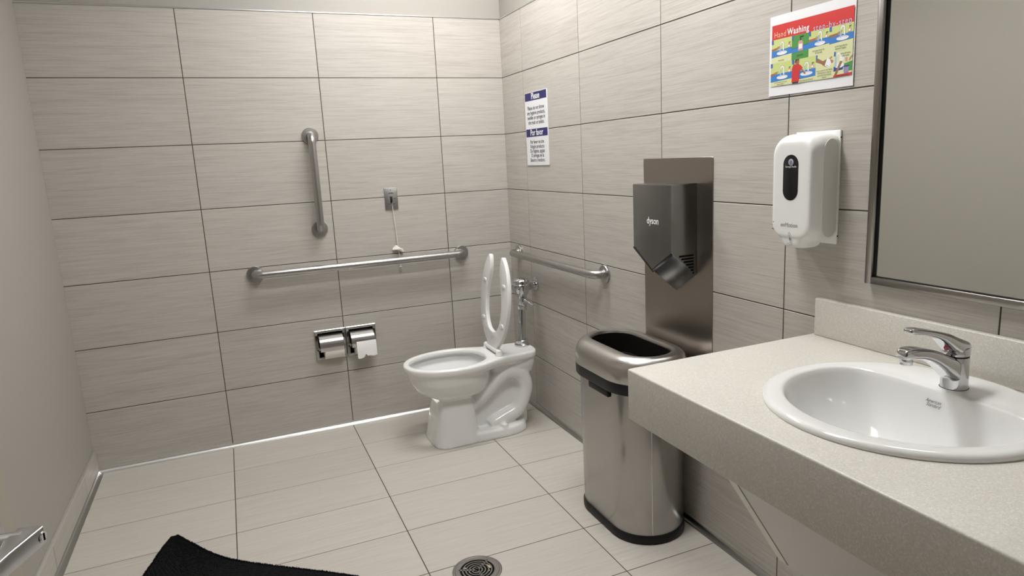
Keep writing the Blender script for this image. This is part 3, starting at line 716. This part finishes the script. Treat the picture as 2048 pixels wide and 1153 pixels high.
# ------------------------------------------------------------------ mirror
mi = thing('wall_mirror', 'large steel-framed mirror above the sink', 'mirror', (0, -2.408, 1.043), WB)
MWD, MHT, FB, FD = .92, .92, .018, .020
for nm, q in (('frame_bar', (0,FB,0,MHT)), ('frame_bar', (MWD-FB,MWD,0,MHT)), ('frame_bar', (FB,MWD-FB,0,FB)), ('frame_bar', (FB,MWD-FB,MHT-FB,MHT))):
    box(nm, q[:2], (-FD, 0), q[2:], M['mirror_frame'], mi, .0012, 1)
box('glass', (FB,MWD-FB), (-.008,-.003), (FB,MHT-FB), M['mirror'], mi)
gk = MB()
for q in ((FB,FB+.004,FB,MHT-FB),(FB,MWD-FB,FB,FB+.002)): gk.add(*box_vf(q[0],q[1],-.0115,-.007,q[2],q[3]))
gk.build('gasket', M['black_plastic'], mi, False)

# ------------------------------------------------------------------ waste bin (local X along the wall, Y into the wall)
bn = thing('waste_bin', 'tall brushed steel open-top waste bin with black collar', 'waste bin', (-.1637, -1.522, 0), WB)
HX, HY, RR = .2356, .1459, .1438
def st(e, z, n=14): return [(x, y, z) for x, y in rrect(HX+e, HY+e, RR+e, n)]
loft('base', [st(-.006,0), st(.0,.006), st(.0005,.026), st(-.004,.034), st(-.02,.034)], M['black_plastic'], bn)
loft('body', [st(-.007,.030), st(-.005,.034), st(-.002,.56), st(-.003,.585)], M['can_steel'], bn)
loft('collar', [st(-.008,.566), st(.012,.567), st(.0142,.571), st(.0145,.606), st(.010,.612), st(-.004,.612)], M['black_plastic'], bn)
lid = [st(.0125,.606), st(.0145,.610)]
def st2(ex, ey, z, n=14): return [(x, y, z) for x, y in rrect(HX+ex, HY+ey, HY+ey-.002, n)]
for k in range(9):
    a = PI/2*k/8; c_ = 1-math.cos(a); lid.append(st2(.0145-.040*c_, .0145-.056*c_, .640+.060*math.sin(a)))
lid += [st2(-.030,-.046,.700), st2(-.036,-.053,.698), st2(-.040,-.057,.690), st2(-.041,-.058,.650), st2(-.041,-.058,.612)]
loft('lid', lid, M['lid_steel'], bn, False, False, 40)
# liner inside the opening, the bin's inner shade put into its near-black colour
loft('liner', [st2(-.0412,-.0582,.688), st2(-.043,-.060,.688), st2(-.046,-.062,.30), st2(-.048,-.064,.30)], M['dark_hole'], bn, False, True)
box('latch_tab', (-.048,.096), (-HY-.008,-HY+.004), (.538,.566), M['black_plastic'], bn, .006, 3)
tube('seam', [(.2215,-.0545,.037),(.2235,-.0555,.56)], .0013, M['alu'], bn, 8)

# ------------------------------------------------------------------ vanity counter
vc = thing('vanity_counter', 'speckled cream solid-surface counter with deep front edge', 'counter', (0, 0, 0))
CZ, CB, CX, CY0, CY1 = .872, .740, -.622, -2.240, YF
SX, SY, SA, SB_ = -.290, -2.727, .255, .264
slabm = box('countertop', (CX, -.0005), (CY1, CY0), (CB, CZ), M['counter'], vc, .0045, 3)
cut(slabm, box('cutter', (CX+.030, .05), (CY1-.05, CY0-.030), (CB-.05, CZ-.034), None))
cc = lathe('cutter', [(1,.7),(1,1.0)], None, None, 64); cc.scale = (SA-.028, SB_-.028, 1); cc.location = (SX, SY, 0); bpy.context.view_layer.update()
cut(slabm, cc); finish(slabm, vc, True, 40)
box('backsplash', (-.020, -.0005), (CY1, CY0-.013), (CZ, .977), M['counter'], vc, .003, 2)

# slanting knee panel under the counter
kp = thing('knee_panel', 'grey slanted pipe-cover panel under the counter', 'panel', (0,0,0))
PTX, PTZ, PBX, PBZ = -.488, .739, -.186, .260
side = [(PTX,PTZ),(PBX,PBZ),(-.001,PBZ-.02),(-.001,PTZ)]
def sl(poly, y0, y1): return [[(x,y0,z) for x,z in poly],[(x,y1,z) for x,z in poly]]
loft('side_board', sl(side, -2.314, -2.346), M['panel_edge'], kp)
nx_, nz_ = PBZ-PTZ, -(PBX-PTX); ln = math.hypot(nx_, nz_); nx_, nz_ = nx_/ln*.018, nz_/ln*.018
loft('front_board', sl([(PTX+.002,PTZ),(PBX+.002,PBZ),(PBX-nx_,PBZ-nz_),(PTX-nx_,PTZ-.0005)], -2.3500, YF+.001), M['panel'], kp)
loft('bottom_board', sl([(PBX-nx_,PBZ-nz_),(-.001,PBZ-.02),(-.001,PBZ-.005),(PBX-nx_,PBZ-nz_+.015)], -2.3455, YF+.001), M['panel'], kp)

# ------------------------------------------------------------------ sink
sk = thing('sink', 'white oval drop-in sink with a small script mark', 'sink', (SX, SY, CZ))
def el(e, z, n=72): return [((SA+e)*math.cos(2*PI*k/n), (SB_+e)*math.sin(2*PI*k/n), z) for k in range(n)]
def bowl_c(e, z, n=72, bx=.112, sh=0.0):
    """inner bowl contour: ellipse with a straight back edge at local x = bx"""
    out = []
    for k in range(n):
        a = 2*PI*k/n; x = (.212-e)*math.cos(a); y = (.226-e)*math.sin(a)
        bb_ = bx - e*.55
        if x > bb_*.55:   # soft flattening towards the back edge
            t = (x-bb_*.55)/((.212-e)-bb_*.55); x = bb_*.55 + (bb_-bb_*.55)*(1-(1-t)**2.2)
        out.append((x+sh, y, z))
    return out
secs = [el(-.030,-.03), el(-.030,.0005), el(0,.0005), el(.001,.004), el(-.001,.009), el(-.006,.0125), el(-.013,.0135), bowl_c(-.006,.0130), bowl_c(-.001,.0122), bowl_c(.0025,.0090), bowl_c(.006,.0),
        bowl_c(.016,-.03), bowl_c(.034,-.065), bowl_c(.062,-.095), bowl_c(.10,-.118), bowl_c(.14,-.130), bowl_c(.185,-.136)]
loft('basin', secs, M['porcelain'], sk, False, True, 60)
lathe('drain_ring', [(.001,-.1345),(.020,-.1345),(.026,-.132),(.029,-.1335),(.030,-.137)], M['chrome'], sk, 28, (-.012,0,0))
ph = math.radians(72); ROT = Matrix(((0, math.cos(ph), -math.sin(ph)), (-1, 0, 0), (0, math.sin(ph), math.cos(ph)))).to_euler()
text('script_mark', 'American', .0100, M['ink'], sk, (.1045, .002, -.0125), .85, rot=ROT, shear=.35)
text('script_mark', 'Standard', .0100, M['ink'], sk, (.1020, .000, -.0205), .85, rot=ROT, shear=.35)

# ------------------------------------------------------------------ faucet (local -X towards the bowl)
fz = CZ + .0125
fc = thing('faucet', 'chrome single-lever faucet at the back of the sink', 'faucet', (-.136, -2.733, fz))
lathe('gasket', [(.0270,-.0008),(.0270,.0015)], M['black_plastic'], fc, 32)
lathe('base', [(.0262,.001),(.0258,.004),(.0250,.030),(.0250,.066),(.0245,.068),(.0235,.0685)], M['chrome'], fc, 36)
sp_ = []
for (x, z, hw, hh) in ((-.000,.036,.0225,.028),(-.022,.044,.0215,.026),(-.045,.060,.0200,.0200),(-.070,.077,.0185,.0150),(-.100,.090,.0178,.0120),(-.130,.096,.0172,.0110),(-.150,.097,.0168,.0112),(-.160,.096,.0150,.0105),(-.165,.0955,.011,.007)):
    sp_.append([(x, y, zz+z) for y, zz in rrect(hw, hh, min(hw,hh)*.62, 6)])
sq = MB(); sq.add(*loft_vf(sp_)); so_ = sq.build('spout', M['chrome'], fc, True, 60)
bake(so_, [('SUBSURF', dict(levels=1, render_levels=1))]); so_.data.shade_smooth()
lathe('aerator', [(.0115,.075),(.0120,.077),(.0120,.087),(.0115,.09)], M['chrome'], fc, 24, (-.149,0,0))
lathe('seal_ring', [(.0240,.068),(.0240,.0705)], M['black_plastic'], fc, 32)
lathe('cap', [(.0235,.0705),(.0252,.072),(.0252,.086),(.0240,.089),(.001,.090)], M['chrome'], fc, 36)
lp = []
for (x, z, hw, hh) in ((.0252,.083,.012,.012),(.020,.084,.0200,.0135),(.000,.089,.0240,.0165),(-.022,.096,.0225,.0185),(-.038,.108,.0195,.0150),(-.060,.121,.0165,.0085),(-.085,.130,.0150,.0062),(-.112,.137,.0142,.0056),(-.135,.1415,.0138,.0056),(-.147,.1425,.0120,.0050),(-.151,.1425,.008,.0035)):
    lp.append([(x, y, zz+z) for y, zz in rrect(hw, hh, min(hw,hh)*.7, 6)])
lq = MB(); lq.add(*loft_vf(lp)); lo_ = lq.build('lever', M['chrome'], fc, True, 60)
bake(lo_, [('SUBSURF', dict(levels=1, render_levels=1))]); lo_.data.shade_smooth()
lathe('red_dot', [(.0048,-.0415),(.0048,-.043),(.001,-.0435)], M['red'], lo_, 18, (0,-.006,.093), 'X')

# ------------------------------------------------------------------ floor drain
fd = thing('floor_drain', 'round metal floor drain with curved slots', 'floor drain', (-.838, -1.592, 0))
DR = .086
lathe('rim', [(DR,.0),(DR,.0018),(DR-.003,.003),(DR-.008,.0026),(DR-.009,.0018),(DR-.009,.0004)], M['drain'], fd, 56)
lathe('pit', [(DR-.009,.0002),(DR-.009,.0006),(.001,.0006)], M['dark_hole'], fd, 48)
gr = MB()
rings = [(.0765,.0600),(.0525,.0485),(.0415,.0375),(.0305,.0265),(.0195,.0155),(.0085,.001)]
for ro, ri in rings:
    n = 48; gr.add(*loft_vf([[(r*math.cos(2*PI*k/n), r*math.sin(2*PI*k/n), z) for k in range(n)] for r, z in ((ri,.0008),(ro,.0008),(ro,.0027),(ri,.0027),(ri,.0008))], False, False))
for a in (156, 36, 276):
    c_, s_ = math.cos(math.radians(a)), math.sin(math.radians(a)); w2 = .0040
    pts = [(-s_*w2, c_*w2), (s_*w2, -c_*w2), (c_*.064+s_*w2, s_*.064-c_*w2), (c_*.064-s_*w2, s_*.064+c_*w2)]
    gr.add(*prism_vf(pts, 'Z', .0008, .0027))
gr.build('grate', M['drain'], fd, True, 30)
for k, (x, y) in enumerate(((.040,.012),(.046,-.004),(.043,.004),(-.035,.030),(-.050,-.020),(-.046,-.030),(.036,-.020),(.030,.024))):
    lathe('debris', [(.001,.0008),(.004+.001*(k%3),.0012),(.003,.0022),(.001,.0024)], M['debris'], fd, 7, (x, y, 0))

# ------------------------------------------------------------------ black rug with a curled corner
rg = thing('black_rug', 'black fuzzy rug with one corner curled up', 'rug', (0,0,0))
left = [(-1.820,-.942,.050),(-1.845,-1.010,.052),(-1.872,-1.100,.050),(-1.905,-1.20,.045),(-1.95,-1.34,.032),(-2.00,-1.50,.016),(-2.03,-1.62,.010),(-2.05,-1.74,.008)]
right = [(-1.804,-.938,.050),(-1.752,-1.005,.040),(-1.694,-1.075,.026),(-1.632,-1.132,.013),(-1.560,-1.187,.007),(-1.455,-1.268,.006),(-1.33,-1.365,.006),(-1.22,-1.455,.006)]
NV = 20
def rp(i, j):
    u = j/NV; a = Vector(spline(left,4)[i]); b = Vector(spline(right,4)[i]); p = a.lerp(b, u)
    base = min(a.z, b.z); hmp = (a.z-b.z)*((1-u)**2.2)
    p.z = b.z + hmp if a.z >= b.z else p.z
    p.z += .010*math.sin(PI*min(1,u*2.2))*(1 if u < .45 else 0)*min(1,i/8)*(a.z/.05)
    return p
LS, RS = spline(left,4), spline(right,4); rows = len(LS)
V0 = [rp(i,j) for i in range(rows) for j in range(NV+1)]
vv = []; ff = []; nn = NV+1
for p in V0: vv.append((p.x,p.y,max(.008,p.z+.008)))
for p in V0: vv.append((p.x,p.y,max(.0005,p.z-.004)))
o_ = len(V0)
for i in range(rows-1):
    for j in range(NV):
        q = (i*nn+j, i*nn+j+1, (i+1)*nn+j+1, (i+1)*nn+j); ff.append(q); ff.append(tuple(k+o_ for k in reversed(q)))
for i in range(rows-1):
    for j in (0, NV):
        ff.append((i*nn+j, (i+1)*nn+j, (i+1)*nn+j+o_, i*nn+j+o_))
for j in range(NV): ff.append(((rows-1)*nn+j, (rows-1)*nn+j+1, (rows-1)*nn+j+1+o_, (rows-1)*nn+j+o_))
mesh('rug_body', vv, ff, M['mat_black'], rg, True, 60)
# hanging side skirt of the curled edge
sv = []; sf = []
for i in range(rows):
    p = LS[i]; dn = max(0.0005, p.z-.05*min(1,p.z/.05)); sv += [(p.x, p.y, p.z+.006), (p.x-.006, p.y+.004, p.z*.5), (p.x+.004, p.y-.012, dn)]
    sv += [(p.x+.01, p.y-.002, p.z+.004), (p.x+.004, p.y+.0, p.z*.5), (p.x+.014, p.y-.014, dn)]
for i in range(rows-1):
    for a, b in ((0,1),(1,2),(3,4),(4,5),(2,5)): sf.append((i*6+a, i*6+b, i*6+6+b, i*6+6+a))
mesh('rug_edge', sv, sf, M['mat_black'], rg, True, 60)
tf = MB()
for _ in range(16000):
    i = random.random()**1.0*(rows-1.01); j = random.random()
    if random.random() < .30: j = random.choice([0.0, 1.0])
    i0 = int(i); q = (i-i0); a = LS[i0].lerp(LS[i0+1], q); b = RS[i0].lerp(RS[i0+1], q); jj = int(j*NV*.999)
    p = V0[i0*nn+jj].lerp(V0[min(rows-1,i0+1)*nn+min(NV,jj+1)], random.random()) if 0 < j < 1 else (a if j == 0 else b)
    z = p.z+.0055; r = random.uniform(.0026,.0045); h = random.uniform(.003,.0055)*(1.25 if j in (0.0,1.0) else 1); dx, dy = random.uniform(-.005,.005), random.uniform(-.005,.005)
    tf.add([(p.x-r,p.y-r,z),(p.x+r,p.y-r,z),(p.x,p.y+r,z),(p.x+dx,p.y+dy,z+h)], [(0,1,3),(1,2,3),(2,0,3),(0,2,1)])
o = tf.build('pile', M['mat_black'], rg, False, 35, False); o['kind'] = 'stuff'
